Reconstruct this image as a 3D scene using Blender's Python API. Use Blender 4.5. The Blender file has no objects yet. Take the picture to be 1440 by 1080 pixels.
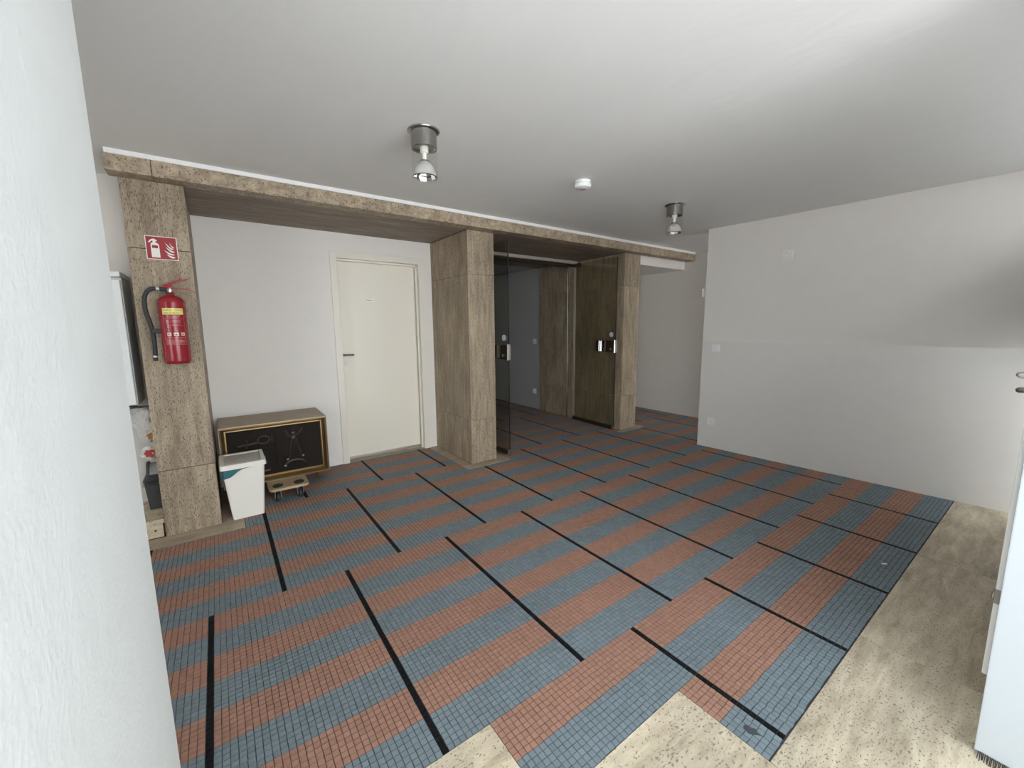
import bpy, bmesh, math, random
import numpy as np
from mathutils import Vector, Matrix

random.seed(7)
rng = np.random.default_rng(7)
scene = bpy.context.scene
COL = scene.collection

# ------------------------------------------------------------------ camera
CAM = Vector((2.27336, 0.13645, 1.35101))
FPX = 572.363
RIGHT = Vector((0.5856511, 0.81051736, -0.00862536))
FWD = Vector((-0.80325937, 0.5789157, -0.1401107))
UP = RIGHT.cross(FWD)
cam_data = bpy.data.cameras.new('camera')
cam_data.sensor_fit = 'HORIZONTAL'
cam_data.sensor_width = 36.0
cam_data.lens = FPX / 1440.0 * 36.0
cam_data.clip_start = 0.02
cam = bpy.data.objects.new('camera', cam_data)
COL.objects.link(cam)
m3 = Matrix((RIGHT, UP, -FWD)).transposed()
cam.matrix_world = Matrix.Translation(CAM) @ m3.to_4x4()
scene.camera = cam

# ------------------------------------------------------------------ sky, exposure
SUN_E, SKY_E, EXPO = 13.0, 1.0, 1.66
world = bpy.data.worlds.new('overcast_sky')
scene.world = world
world.use_nodes = True
wn = world.node_tree.nodes
wn['Background'].inputs[0].default_value = (0.80, 0.91, 1.0, 1)
wn['Background'].inputs[1].default_value = SKY_E
sun_d = bpy.data.lights.new('sun', 'SUN'); sun_d.energy = SUN_E; sun_d.angle = 0.01; sun_d.color = (0.985, 0.985, 1.0)
sun = bpy.data.objects.new('sun', sun_d); COL.objects.link(sun)
sun.rotation_euler = Vector((0.48, 0.46, -0.75)).to_track_quat('-Z', 'Y').to_euler()
scene.view_settings.view_transform = 'Standard'
scene.view_settings.look = 'None'
scene.view_settings.gamma = 1.0
scene.view_settings.use_curve_mapping = False
scene.view_settings.exposure = EXPO
scene.cycles.max_bounces = 12
scene.cycles.diffuse_bounces = 8
scene.cycles.transparent_max_bounces = 12
scene.cycles.use_denoising = True

# ------------------------------------------------------------------ helpers: materials
def new_mat(name):
    m = bpy.data.materials.new(name)
    m.use_nodes = True
    return m, m.node_tree.nodes, m.node_tree.links, m.node_tree.nodes['Principled BSDF']

def simple(name, col, rough=0.5, metal=0.0, bump=0.0, bscale=60.0, var=0.0, spec=0.5):
    m, n, l, p = new_mat(name)
    p.inputs['Roughness'].default_value = rough
    p.inputs['Metallic'].default_value = metal
    p.inputs['Specular IOR Level'].default_value = spec
    p.inputs['Base Color'].default_value = (*col, 1)
    geo = n.new('ShaderNodeNewGeometry')
    nz = n.new('ShaderNodeTexNoise'); nz.inputs['Scale'].default_value = bscale
    nz.inputs['Detail'].default_value = 4
    l.new(geo.outputs['Position'], nz.inputs['Vector'])
    if var > 0:
        mx = n.new('ShaderNodeMix'); mx.data_type = 'RGBA'
        mx.inputs[6].default_value = (*[c * (1 - var) for c in col], 1)
        mx.inputs[7].default_value = (*[min(1, c * (1 + var)) for c in col], 1)
        l.new(nz.outputs['Fac'], mx.inputs[0]); l.new(mx.outputs[2], p.inputs['Base Color'])
    if bump > 0:
        b = n.new('ShaderNodeBump'); b.inputs['Strength'].default_value = bump
        b.inputs['Distance'].default_value = 0.01
        l.new(nz.outputs['Fac'], b.inputs['Height']); l.new(b.outputs[0], p.inputs['Normal'])
    return m

def plaster(name, col, rough, fine=0.12, coarse=0.1, fscale=110, cscale=7, stretch=(1, 1, 1), var=0.03):
    m, n, l, p = new_mat(name)
    p.inputs['Roughness'].default_value = rough
    p.inputs['Specular IOR Level'].default_value = 0.35
    geo = n.new('ShaderNodeNewGeometry')
    mp = n.new('ShaderNodeMapping'); mp.inputs['Scale'].default_value = stretch
    l.new(geo.outputs['Position'], mp.inputs['Vector'])
    a = n.new('ShaderNodeTexNoise'); a.inputs['Scale'].default_value = fscale; a.inputs['Detail'].default_value = 3
    b = n.new('ShaderNodeTexNoise'); b.inputs['Scale'].default_value = cscale; b.inputs['Detail'].default_value = 6
    b.inputs['Distortion'].default_value = 0.6
    l.new(geo.outputs['Position'], a.inputs['Vector']); l.new(mp.outputs[0], b.inputs['Vector'])
    mx = n.new('ShaderNodeMix'); mx.data_type = 'RGBA'
    mx.inputs[6].default_value = (*[c * (1 - var) for c in col], 1)
    mx.inputs[7].default_value = (*[min(1, c * (1 + var)) for c in col], 1)
    l.new(b.outputs['Fac'], mx.inputs[0]); l.new(mx.outputs[2], p.inputs['Base Color'])
    b1 = n.new('ShaderNodeBump'); b1.inputs['Strength'].default_value = fine; b1.inputs['Distance'].default_value = 0.003
    b2 = n.new('ShaderNodeBump'); b2.inputs['Strength'].default_value = coarse; b2.inputs['Distance'].default_value = 0.03
    l.new(a.outputs['Fac'], b1.inputs['Height']); l.new(b.outputs['Fac'], b2.inputs['Height'])
    l.new(b2.outputs[0], b1.inputs['Normal']); l.new(b1.outputs[0], p.inputs['Normal'])
    return m

def travertine(name, grain, light=(0.455, 0.375, 0.275), dark=(0.235, 0.18, 0.125), pit=(0.155, 0.115, 0.08),
               pits=0.415, rough=0.55, stretch=9.0, band=30.0, pitscale=200.0, pitstretch=3.2):
    """grain: axis index along which the veins run"""
    m, n, l, p = new_mat(name)
    p.inputs['Roughness'].default_value = rough
    p.inputs['Specular IOR Level'].default_value = 0.4
    geo = n.new('ShaderNodeNewGeometry'); oi = n.new('ShaderNodeObjectInfo')
    off = n.new('ShaderNodeVectorMath'); off.operation = 'SCALE'; off.inputs[0].default_value = (31.7, 17.3, 23.9)
    l.new(oi.outputs['Random'], off.inputs['Scale'])
    add = n.new('ShaderNodeVectorMath'); add.operation = 'ADD'
    l.new(geo.outputs['Position'], add.inputs[0]); l.new(off.outputs[0], add.inputs[1])
    def mapped(st):
        s = [1, 1, 1]; s[grain] = 1.0 / st
        mp = n.new('ShaderNodeMapping'); mp.inputs['Scale'].default_value = s
        l.new(add.outputs[0], mp.inputs['Vector']); return mp
    mv, mpit = mapped(stretch), mapped(pitstretch)
    v = n.new('ShaderNodeTexNoise'); v.inputs['Scale'].default_value = band; v.inputs['Detail'].default_value = 6
    v.inputs['Roughness'].default_value = 0.65; v.inputs['Distortion'].default_value = 0.4
    l.new(mv.outputs[0], v.inputs['Vector'])
    big = n.new('ShaderNodeTexNoise'); big.inputs['Scale'].default_value = 5.0; big.inputs['Detail'].default_value = 3
    l.new(mapped(3.0).outputs[0], big.inputs['Vector'])
    r1 = n.new('ShaderNodeValToRGB')
    r1.color_ramp.elements[0].position = 0.30; r1.color_ramp.elements[0].color = (*dark, 1)
    r1.color_ramp.elements[1].position = 0.66; r1.color_ramp.elements[1].color = (*light, 1)
    l.new(v.outputs['Fac'], r1.inputs[0])
    tone = n.new('ShaderNodeMix'); tone.data_type = 'RGBA'; tone.blend_type = 'MULTIPLY'
    tone.inputs[0].default_value = 1.0
    r2 = n.new('ShaderNodeValToRGB')
    r2.color_ramp.elements[0].position = 0.3; r2.color_ramp.elements[0].color = (0.78, 0.77, 0.76, 1)
    r2.color_ramp.elements[1].position = 0.7; r2.color_ramp.elements[1].color = (1.1, 1.09, 1.07, 1)
    l.new(big.outputs['Fac'], r2.inputs[0])
    l.new(r1.outputs[0], tone.inputs[6]); l.new(r2.outputs[0], tone.inputs[7])
    pn = n.new('ShaderNodeTexNoise'); pn.inputs['Scale'].default_value = pitscale; pn.inputs['Detail'].default_value = 2
    l.new(mpit.outputs[0], pn.inputs['Vector'])
    dens = n.new('ShaderNodeMath'); dens.operation = 'MULTIPLY_ADD'
    dens.inputs[1].default_value = 0.14; dens.inputs[2].default_value = -0.07
    l.new(big.outputs['Fac'], dens.inputs[0])
    ps = n.new('ShaderNodeMath'); ps.operation = 'ADD'
    l.new(pn.outputs['Fac'], ps.inputs[0]); l.new(dens.outputs[0], ps.inputs[1])
    r3 = n.new('ShaderNodeValToRGB')
    r3.color_ramp.elements[0].position = pits - 0.05; r3.color_ramp.elements[0].color = (0, 0, 0, 1)
    r3.color_ramp.elements[1].position = pits + 0.02; r3.color_ramp.elements[1].color = (1, 1, 1, 1)
    l.new(ps.outputs[0], r3.inputs[0])
    fin = n.new('ShaderNodeMix'); fin.data_type = 'RGBA'
    fin.inputs[6].default_value = (*pit, 1)
    l.new(r3.outputs[0], fin.inputs[0]); l.new(tone.outputs[2], fin.inputs[7])
    l.new(fin.outputs[2], p.inputs['Base Color'])
    b = n.new('ShaderNodeBump'); b.inputs['Strength'].default_value = 0.35; b.inputs['Distance'].default_value = 0.004
    l.new(r3.outputs[0], b.inputs['Height']); l.new(b.outputs[0], p.inputs['Normal'])
    return m

PITCH = 0.022
def tile_mat(name, col, rough=0.6, var=0.16, spec=0.10):
    m, n, l, p = new_mat(name)
    p.inputs['Roughness'].default_value = rough
    p.inputs['Specular IOR Level'].default_value = spec
    geo = n.new('ShaderNodeNewGeometry')
    sc = n.new('ShaderNodeVectorMath'); sc.operation = 'MULTIPLY_ADD'
    sc.inputs[1].default_value = (1 / PITCH, 1 / PITCH, 0); sc.inputs[2].default_value = (0.0, 0.5, 0)
    l.new(geo.outputs['Position'], sc.inputs[0])
    fl = n.new('ShaderNodeVectorMath'); fl.operation = 'FLOOR'; l.new(sc.outputs[0], fl.inputs[0])
    wn_ = n.new('ShaderNodeTexWhiteNoise'); wn_.noise_dimensions = '2D'; l.new(fl.outputs[0], wn_.inputs['Vector'])
    big = n.new('ShaderNodeTexNoise'); big.inputs['Scale'].default_value = 3.0; big.inputs['Detail'].default_value = 5
    l.new(geo.outputs['Position'], big.inputs['Vector'])
    sp = n.new('ShaderNodeTexNoise'); sp.inputs['Scale'].default_value = 300.0; sp.inputs['Detail'].default_value = 2
    l.new(geo.outputs['Position'], sp.inputs['Vector'])
    a = n.new('ShaderNodeMath'); a.operation = 'MULTIPLY_ADD'; a.inputs[1].default_value = var; a.inputs[2].default_value = 1 - var / 2 - 0.2
    l.new(wn_.outputs['Value'], a.inputs[0])
    a2 = n.new('ShaderNodeMath'); a2.operation = 'MULTIPLY_ADD'; a2.inputs[1].default_value = 0.25
    l.new(big.outputs['Fac'], a2.inputs[0]); l.new(a.outputs[0], a2.inputs[2])
    a3 = n.new('ShaderNodeMath'); a3.operation = 'MULTIPLY_ADD'; a3.inputs[1].default_value = 0.16
    l.new(sp.outputs['Fac'], a3.inputs[0]); l.new(a2.outputs[0], a3.inputs[2])
    v = n.new('ShaderNodeVectorMath'); v.operation = 'SCALE'; v.inputs[0].default_value = col
    l.new(a3.outputs[0], v.inputs['Scale']); l.new(v.outputs[0], p.inputs['Base Color'])
    return m

def glass_mat(name, tint, refl=0.9, tr=1.0):
    m = bpy.data.materials.new(name); m.use_nodes = True
    n, l = m.node_tree.nodes, m.node_tree.links
    n.remove(n['Principled BSDF'])
    t = n.new('ShaderNodeBsdfTransparent'); t.inputs[0].default_value = (*tint, 1)
    g = n.new('ShaderNodeBsdfGlossy'); g.inputs['Roughness'].default_value = 0.02
    g.inputs['Color'].default_value = (refl, refl, refl, 1)
    f = n.new('ShaderNodeFresnel')
    gm = n.new('ShaderNodeNewGeometry'); io = n.new('ShaderNodeMath'); io.operation = 'MULTIPLY_ADD'
    io.inputs[1].default_value = 1 / 1.5 - 1.5; io.inputs[2].default_value = 1.5      # same index seen from both sides
    l.new(gm.outputs['Backfacing'], io.inputs[0]); l.new(io.outputs[0], f.inputs['IOR'])
    mx = n.new('ShaderNodeMixShader')
    l.new(f.outputs[0], mx.inputs[0]); l.new(t.outputs[0], mx.inputs[1]); l.new(g.outputs[0], mx.inputs[2])
    l.new(mx.outputs[0], n['Material Output'].inputs['Surface'])
    return m

M = {}
M['wall'] = plaster('white_wall_paint', (0.78, 0.745, 0.705), 0.62, 0.10, 0.05)
M['dado'] = plaster('lower_washable_paint', (0.79, 0.76, 0.725), 0.26, 0.05, 0.03)
M['dado'].node_tree.nodes['Principled BSDF'].inputs['Specular IOR Level'].default_value = 0.9
M['ceil'] = plaster('ceiling_plaster', (0.775, 0.775, 0.765), 0.6, 0.06, 0.15, 90, 4.0, (0.7, 1.2, 1), 0.03)
M['outer'] = plaster('rough_white_render', (0.57, 0.585, 0.575), 0.8, 0.35, 0.10, 120, 12)
M['corr'] = plaster('dimmed_corridor_paint', (0.42, 0.42, 0.41), 0.6, 0.08, 0.04)  # white walls greyed so the corridor's dimness sits in the colour
M['dark'] = simple('dark_backing', (0.05, 0.045, 0.04), 0.9)
M['trav_v'] = travertine('travertine_vertical', 2)
M['trav_y'] = travertine('travertine_floor_slab', 1, (0.70, 0.615, 0.47), (0.40, 0.33, 0.235), pit=(0.25, 0.195, 0.135), pits=0.385, rough=0.5, pitscale=170, pitstretch=1.8, stretch=5, band=24)
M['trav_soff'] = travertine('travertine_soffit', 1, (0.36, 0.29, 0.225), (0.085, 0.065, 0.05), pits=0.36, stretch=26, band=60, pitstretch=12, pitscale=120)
M['trav_f'] = travertine('travertine_fascia', 0, (0.50, 0.41, 0.305), (0.235, 0.18, 0.125), pits=0.385, stretch=1.2, band=22, pitscale=85, pitstretch=1)
M['trav_strip'] = travertine('travertine_edge_strip', 1, (0.45, 0.375, 0.285), (0.29, 0.23, 0.165), pits=0.33)
M['blue'] = tile_mat('blue_grey_mosaic', (0.175, 0.212, 0.232))
M['red'] = tile_mat('brick_red_mosaic', (0.335, 0.185, 0.135))
M['black'] = tile_mat('black_mosaic', (0.009, 0.009, 0.010), 0.6, 0.3, 0.1)
M['grout'] = simple('dark_grout', (0.045, 0.048, 0.052), 0.9)
M['cream'] = simple('cream_lacquer', (0.83, 0.785, 0.69), 0.35)
M['cream2'] = simple('cream_frame_lacquer', (0.78, 0.745, 0.665), 0.4)
M['white'] = simple('white_plastic', (0.82, 0.82, 0.81), 0.35)
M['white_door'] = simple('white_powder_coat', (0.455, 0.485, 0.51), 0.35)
M['chrome'] = simple('polished_chrome', (0.78, 0.77, 0.75), 0.12, 1.0)
M['alu'] = simple('satin_aluminium', (0.66, 0.62, 0.57), 0.35, 0.45)
M['steel'] = simple('brushed_steel', (0.36, 0.345, 0.325), 0.27, 1.0)
M['steel_d'] = simple('dark_steel', (0.22, 0.215, 0.21), 0.35, 1.0)
M['brass'] = simple('old_brass', (0.50, 0.38, 0.20), 0.28, 1.0)
M['bronze'] = simple('dark_bronze', (0.06, 0.042, 0.028), 0.4, 0.6)
M['old_gold'] = simple('tarnished_gold', (0.30, 0.20, 0.09), 0.32, 0.9)
M['relief_fig'] = simple('highlit_relief_copper', (0.035, 0.028, 0.022), 0.33, 0.3, spec=0.6)  # lighter and glossier than the doors, so the figures show highlights
M['relief'] = simple('black_relief_copper', (0.018, 0.014, 0.011), 0.6, 0.0, bump=0.25, bscale=45, spec=0.10)
M['blackp'] = simple('black_plastic', (0.014, 0.014, 0.015), 0.4)
M['rubber'] = simple('black_rubber', (0.018, 0.02, 0.021), 0.55)
M['redp'] = simple('red_gloss_paint', (0.29, 0.016, 0.026), 0.22)
M['sign_red'] = simple('sign_red', (0.31, 0.022, 0.03), 0.45)
M['sign_white'] = simple('sign_white', (0.80, 0.76, 0.72), 0.5)
M['paper'] = simple('white_label_paper', (0.93, 0.91, 0.86), 0.6)
M['yellow'] = simple('label_yellow', (0.80, 0.74, 0.22), 0.5)
M['pinkp'] = simple('label_pale_print', (0.62, 0.33, 0.31), 0.5)
M['ink'] = simple('black_ink', (0.03, 0.03, 0.03), 0.6)
M['walnut'] = simple('veneer_top', (0.27, 0.20, 0.13), 0.4, var=0.25, bscale=14)
M['walnut_d'] = simple('veneer_side', (0.10, 0.065, 0.04), 0.4)
M['ply'] = simple('plywood', (0.42, 0.32, 0.20), 0.5, var=0.2, bscale=25)
M['bin'] = simple('cream_bin_plastic', (0.80, 0.77, 0.71), 0.4)
M['bin_d'] = simple('grey_shaded_lid_panel', (0.52, 0.51, 0.475), 0.45)  # the panel's own grey plus the shade of its recess
M['teal'] = simple('teal_bag_film', (0.03, 0.22, 0.26), 0.35)
M['grey_d'] = simple('dark_grey_plastic', (0.055, 0.06, 0.063), 0.4)
M['grey_l'] = simple('light_grey_plastic', (0.42, 0.43, 0.43), 0.4)
M['fridge'] = simple('white_enamel', (0.74, 0.76, 0.75), 0.35)
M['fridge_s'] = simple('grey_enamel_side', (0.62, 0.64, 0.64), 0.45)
M['bagw'] = simple('white_bag_film', (0.78, 0.77, 0.75), 0.4)
M['bagr'] = simple('bag_red_print', (0.45, 0.06, 0.06), 0.4)
M['bago'] = simple('bag_orange_print', (0.50, 0.22, 0.04), 0.4)
M['galv'] = simple('galvanised_bracket', (0.62, 0.62, 0.66), 0.35, 0.8)
M['glass'] = glass_mat('smoked_door_glass', (0.86, 0.86, 0.82), 0.9)
M['glass_c'] = glass_mat('clear_lamp_glass', (0.97, 0.97, 0.96), 0.9)
M['reflector'] = simple('mirror_reflector', (0.92, 0.92, 0.90), 0.06, 1.0)
M['frost'] = simple('ribbed_reflector_glass', (0.72, 0.71, 0.69), 0.3)
M['frost'].node_tree.nodes['Principled BSDF'].inputs['Alpha'].default_value = 0.6
M['ceramic'] = simple('bulb_ceramic', (0.80, 0.78, 0.74), 0.4)
M['sticker'] = simple('pale_sticker', (0.62, 0.66, 0.70), 0.5)
M['stain'] = simple('dark_paint_splash', (0.05, 0.055, 0.06), 0.5)
M['clearbag'] = glass_mat('thin_clear_film', (0.85, 0.86, 0.86), 0.9)
M['pave'] = simple('pale_pavement', (0.47, 0.47, 0.47), 0.9, var=0.1, bscale=8)

# ------------------------------------------------------------------ helpers: geometry
def link(name, mesh, parent=None):
    o = bpy.data.objects.new(name, mesh); COL.objects.link(o)
    if parent is not None:
        o.parent = parent
    return o

def obj(name, bm, mat, parent=None, smooth=False):
    me = bpy.data.meshes.new(name)
    bmesh.ops.recalc_face_normals(bm, faces=bm.faces)
    bm.to_mesh(me); bm.free()
    for mm in (mat if isinstance(mat, (list, tuple)) else [mat]):
        me.materials.append(M[mm] if isinstance(mm, str) else mm)
    if smooth:
        for p in me.polygons:
            p.use_smooth = True
    return link(name, me, parent)

def thing(name, label=None, cat=None, loc=(0, 0, 0), rotz=0.0, group=None, kind=None):
    o = bpy.data.objects.new(name, None); COL.objects.link(o)
    o.location = loc; o.rotation_euler = (0, 0, rotz); o.empty_display_size = 0.05
    return tag(o, label, cat, group, kind)

def tag(o, label=None, cat=None, group=None, kind=None):
    if label: o['label'] = label
    if cat: o['category'] = cat
    if group: o['group'] = group
    if kind: o['kind'] = kind
    return o

def struct(o, label=None):
    o['kind'] = 'structure'
    if label: o['label'] = label
    return o

def box(bm, x0, x1, y0, y1, z0, z1, bev=0.0, seg=1, mi=0):
    vs = [bm.verts.new((x, y, z)) for x in (x0, x1) for y in (y0, y1) for z in (z0, z1)]
    idx = [(0, 1, 3, 2), (4, 6, 7, 5), (0, 4, 5, 1), (2, 3, 7, 6), (0, 2, 6, 4), (1, 5, 7, 3)]
    fs = [bm.faces.new([vs[i] for i in q]) for q in idx]
    for f in fs: f.material_index = mi
    if bev > 0:
        es = list({e for f in fs for e in f.edges})
        bmesh.ops.bevel(bm, geom=es, offset=bev, segments=seg, affect='EDGES', profile=0.7)
    return bm

def B(x0, x1, y0, y1, z0, z1, bev=0.0, seg=1):
    return box(bmesh.new(), min(x0, x1), max(x0, x1), min(y0, y1), max(y0, y1), min(z0, z1), max(z0, z1), bev, seg)

def lathe(bm, prof, c=(0, 0, 0), n=32, axis='z', cap=True):
    """prof: list of (r, h)"""
    rings = []
    for r, h in prof:
        ring = []
        for k in range(n):
            a = 2 * math.pi * k / n
            if axis == 'z': p = (c[0] + r * math.cos(a), c[1] + r * math.sin(a), c[2] + h)
            elif axis == 'y': p = (c[0] + r * math.cos(a), c[1] + h, c[2] + r * math.sin(a))
            else: p = (c[0] + h, c[1] + r * math.cos(a), c[2] + r * math.sin(a))
            ring.append(bm.verts.new(p))
        rings.append(ring)
    for a, b in zip(rings, rings[1:]):
        for k in range(n):
            bm.faces.new((a[k], a[(k + 1) % n], b[(k + 1) % n], b[k]))
    if cap:
        if prof[0][0] > 1e-6: bm.faces.new(rings[0][::-1])
        if prof[-1][0] > 1e-6: bm.faces.new(rings[-1])
    return bm

def tube(bm, pts, rad, n=10, cap=True):
    pts = [Vector(p) for p in pts]
    rads = rad if isinstance(rad, (list, tuple)) else [rad] * len(pts)
    rings = []; up = None
    for i, p in enumerate(pts):
        t = (pts[min(i + 1, len(pts) - 1)] - pts[max(i - 1, 0)]).normalized()
        if up is None:
            up = Vector((0, 0, 1)) if abs(t.z) < 0.9 else Vector((1, 0, 0))
        s = t.cross(up).normalized(); up = s.cross(t).normalized()
        rings.append([bm.verts.new(p + rads[i] * (math.cos(2 * math.pi * k / n) * s + math.sin(2 * math.pi * k / n) * up)) for k in range(n)])
    for a, b in zip(rings, rings[1:]):
        for k in range(n):
            bm.faces.new((a[k], a[(k + 1) % n], b[(k + 1) % n], b[k]))
    if cap:
        bm.faces.new(rings[0][::-1]); bm.faces.new(rings[-1])
    return bm

def smooth_path(pts, sub=6):
    pts = [Vector(p) for p in pts]; out = []
    for i in range(len(pts) - 1):
        p0, p1, p2, p3 = pts[max(i - 1, 0)], pts[i], pts[i + 1], pts[min(i + 2, len(pts) - 1)]
        for k in range(sub):
            t = k / sub
            out.append(0.5 * ((2 * p1) + (-p0 + p2) * t + (2 * p0 - 5 * p1 + 4 * p2 - p3) * t * t + (-p0 + 3 * p1 - 3 * p2 + p3) * t ** 3))
    out.append(pts[-1])
    return out

def prism(bm, poly, fn, d0, d1):
    """poly in 2-D, fn(a, b, d) -> 3-D point"""
    lo = [bm.verts.new(fn(a, b, d0)) for a, b in poly]
    hi = [bm.verts.new(fn(a, b, d1)) for a, b in poly]
    n = len(poly)
    bm.faces.new(lo[::-1]); bm.faces.new(hi)
    for i in range(n):
        bm.faces.new((lo[i], lo[(i + 1) % n], hi[(i + 1) % n], hi[i]))
    return bm

def text_mesh(body, size, fn, align='CENTER', extrude=0.0):
    """flat lettering; fn maps (a, b) of the text plane to 3-D"""
    cu = bpy.data.curves.new('lettering', 'FONT')
    cu.body = body; cu.size = size; cu.align_x = align; cu.align_y = 'CENTER'; cu.resolution_u = 3
    to = bpy.data.objects.new('lettering', cu); COL.objects.link(to)
    bpy.context.view_layer.update()
    me = bpy.data.meshes.new_from_object(to)
    bpy.data.objects.remove(to); bpy.data.curves.remove(cu)
    for v in me.vertices:
        v.co = Vector(fn(v.co.x, v.co.y))
    return me

# ------------------------------------------------------------------ FLOOR
SP = 0.616
floor = thing('floor', kind='structure', label='striped blue and brick-red mosaic floor with black lines and travertine border')
gb = bmesh.new()
box(gb, -4.7, 1.86, -3.3, 5.85, -0.06, -0.0028)
box(gb, 1.22, 2.75, -3.3, 5.85, -0.061, -0.0034)
obj('grout_bed', gb, 'grout', floor)

STEP_Y1, STEP_Y2 = 35.5 * PITCH, 64.5 * PITCH
def wall_y(x):               # inner face of the slightly skewed right wall
    return 4.471 + (x + 0.145) * (4.612 - 4.471) / (2.121 + 0.145)

# travertine strips lying flush in the mosaic: (x0, x1, y0, y1)
strips = [
    (-1.105, -0.935, -3.19, 0.185), (-1.905, -1.105, 0.055, 0.185),
    (-1.11, -1.00, 1.98, 2.48), (-1.905, -1.11, 1.98, 2.08), (-1.905, -1.11, 2.37, 2.48),
    (-1.10, -1.01, 4.22, 4.71), (-1.905, -1.10, 4.60, 4.71),
    (-1.985, -1.905, 1.12, 1.93),
]
solids = [(-1.905, -1.105, -0.245, 0.055), (-1.905, -1.11, 2.08, 2.37), (-2.75, -1.10, 4.30, 4.60),
          (-1.60, -1.10, -3.2, -0.245)]
def in_rects(X, Y, rs):
    r = np.zeros(X.shape, bool)
    for a, b, c, d in rs:
        r |= (X > a) & (X < b) & (Y > c) & (Y < d)
    return r

I, J = np.meshgrid(np.arange(-210, 84), np.arange(-145, 262), indexing='ij')
I = I.ravel(); J = J.ravel()
X = (I + 0.5) * PITCH; Y = J * PITCH
keep = ~in_rects(X, Y, strips) & ~in_rects(X, Y, solids)
keep &= ~((Y < STEP_Y1) & (X > 1.232)) & ~((Y < STEP_Y2) & (X > 1.54))
keep &= ~((X > -0.145) & (Y > wall_y(X) - 0.004) & (Y < wall_y(X) + 0.14))
keep &= Y < 5.745
keep &= ~((X < -1.905) & ((Y < 2.37) | (Y > 4.335)) & (Y < 4.62))
keep &= ~((X < -2.6) & (Y > 4.34))
keep &= Y > -3.19
I, J, X, Y = I[keep], J[keep], X[keep], Y[keep]
row = np.floor_divide(I, 56)
stripe = np.floor_divide(I, 7)
black = np.where(row % 2 == 0, J % 28 == 0, J % 28 == 14)
black &= ~((row == 1) & (Y < 1.3))            # the stepped border interrupts the lines
mat_i = np.where(black, 2, np.where(stripe % 2 == 0, 1, 0))     # 0 blue, 1 red, 2 black

# which 300 tiles show largest in the picture
P3 = np.stack([X, Y, np.zeros_like(X)], 1) - np.array(CAM)
cz = P3 @ np.array(FWD); cx = P3 @ np.array(RIGHT) / cz; cy = P3 @ np.array(UP) / cz
inframe = (cz > 0.1) & (np.abs(cx) * FPX < 712) & (np.abs(cy) * FPX < 532)
inframe &= ~((cx * FPX + 720) < 262)
area = np.where(inframe, (0 - P3[:, 2]) / cz ** 3, -1)
big = np.argsort(-area)[:300]
is_big = np.zeros(len(X), bool); is_big[big] = True

jx = rng.normal(0, 0.00030, len(X)); jy = rng.normal(0, 0.00022, len(X))
rowshift = rng.normal(0, 0.0010, 900)
jx = jx + rowshift[(J + 200)] * 0.7
jz = rng.normal(0, 0.00022, len(X))
gx = 0.0006 + np.abs(rng.normal(0, 0.00025, len(X))); gy = 0.0006 + np.abs(rng.normal(0, 0.00025, len(X)))
hx = PITCH / 2 - gx; hy = PITCH / 2 - gy

def tile_arrays(sel):
    n = len(sel)
    x, y, z = X[sel] + jx[sel], Y[sel] + jy[sel], jz[sel]
    ax, ay = hx[sel], hy[sel]; ins = 0.0007
    V = np.zeros((n, 8, 3))
    for k, (sx, sy) in enumerate(((-1, -1), (1, -1), (1, 1), (-1, 1))):
        V[:, k, 0] = x + sx * ax; V[:, k, 1] = y + sy * ay; V[:, k, 2] = -0.0033
        V[:, 4 + k, 0] = x + sx * (ax - ins); V[:, 4 + k, 1] = y + sy * (ay - ins); V[:, 4 + k, 2] = z
    F = np.array([(4, 5, 6, 7), (0, 1, 5, 4), (1, 2, 6, 5), (2, 3, 7, 6), (3, 0, 4, 7)])
    Fa = (F[None] + (np.arange(n) * 8)[:, None, None]).reshape(-1, 4)
    return V.reshape(-1, 3), Fa

rest = np.where(~is_big)[0]
V, Fa = tile_arrays(rest)
me = bpy.data.meshes.new('mosaic_tiles')
me.vertices.add(len(V)); me.vertices.foreach_set('co', V.ravel())
me.loops.add(Fa.size); me.loops.foreach_set('vertex_index', Fa.ravel().astype(np.int32))
me.polygons.add(len(Fa)); me.polygons.foreach_set('loop_start', np.arange(0, Fa.size, 4, dtype=np.int32))
for k in ('blue', 'red', 'black'): me.materials.append(M[k])
me.polygons.foreach_set('material_index', np.repeat(mat_i[rest], 5).astype(np.int32))
me.update(calc_edges=True); me.validate(); me.shade_flat()
mo = link('mosaic_tiles', me, floor); mo['kind'] = 'stuff'

tmesh = []
for k, nm in enumerate(('blue', 'red', 'black')):
    a, b, ins = PITCH / 2 - 0.0007, PITCH / 2 - 0.00075, 0.0007
    vs = [(sx * a, sy * b, -0.0033) for sx, sy in ((-1, -1), (1, -1), (1, 1), (-1, 1))]
    vs += [(sx * (a - ins), sy * (b - ins), 0) for sx, sy in ((-1, -1), (1, -1), (1, 1), (-1, 1))]
    t = bpy.data.meshes.new('tile_' + nm)
    t.from_pydata(vs, [], [(4, 5, 6, 7), (0, 1, 5, 4), (1, 2, 6, 5), (2, 3, 7, 6), (3, 0, 4, 7)])
    t.materials.append(M[nm]); tmesh.append(t)
for i in big:
    o = link('tile', tmesh[mat_i[i]], floor)
    o.location = (X[i] + jx[i], Y[i] + jy[i], jz[i]); o.rotation_euler = (0, 0, random.gauss(0, 0.012))

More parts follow.
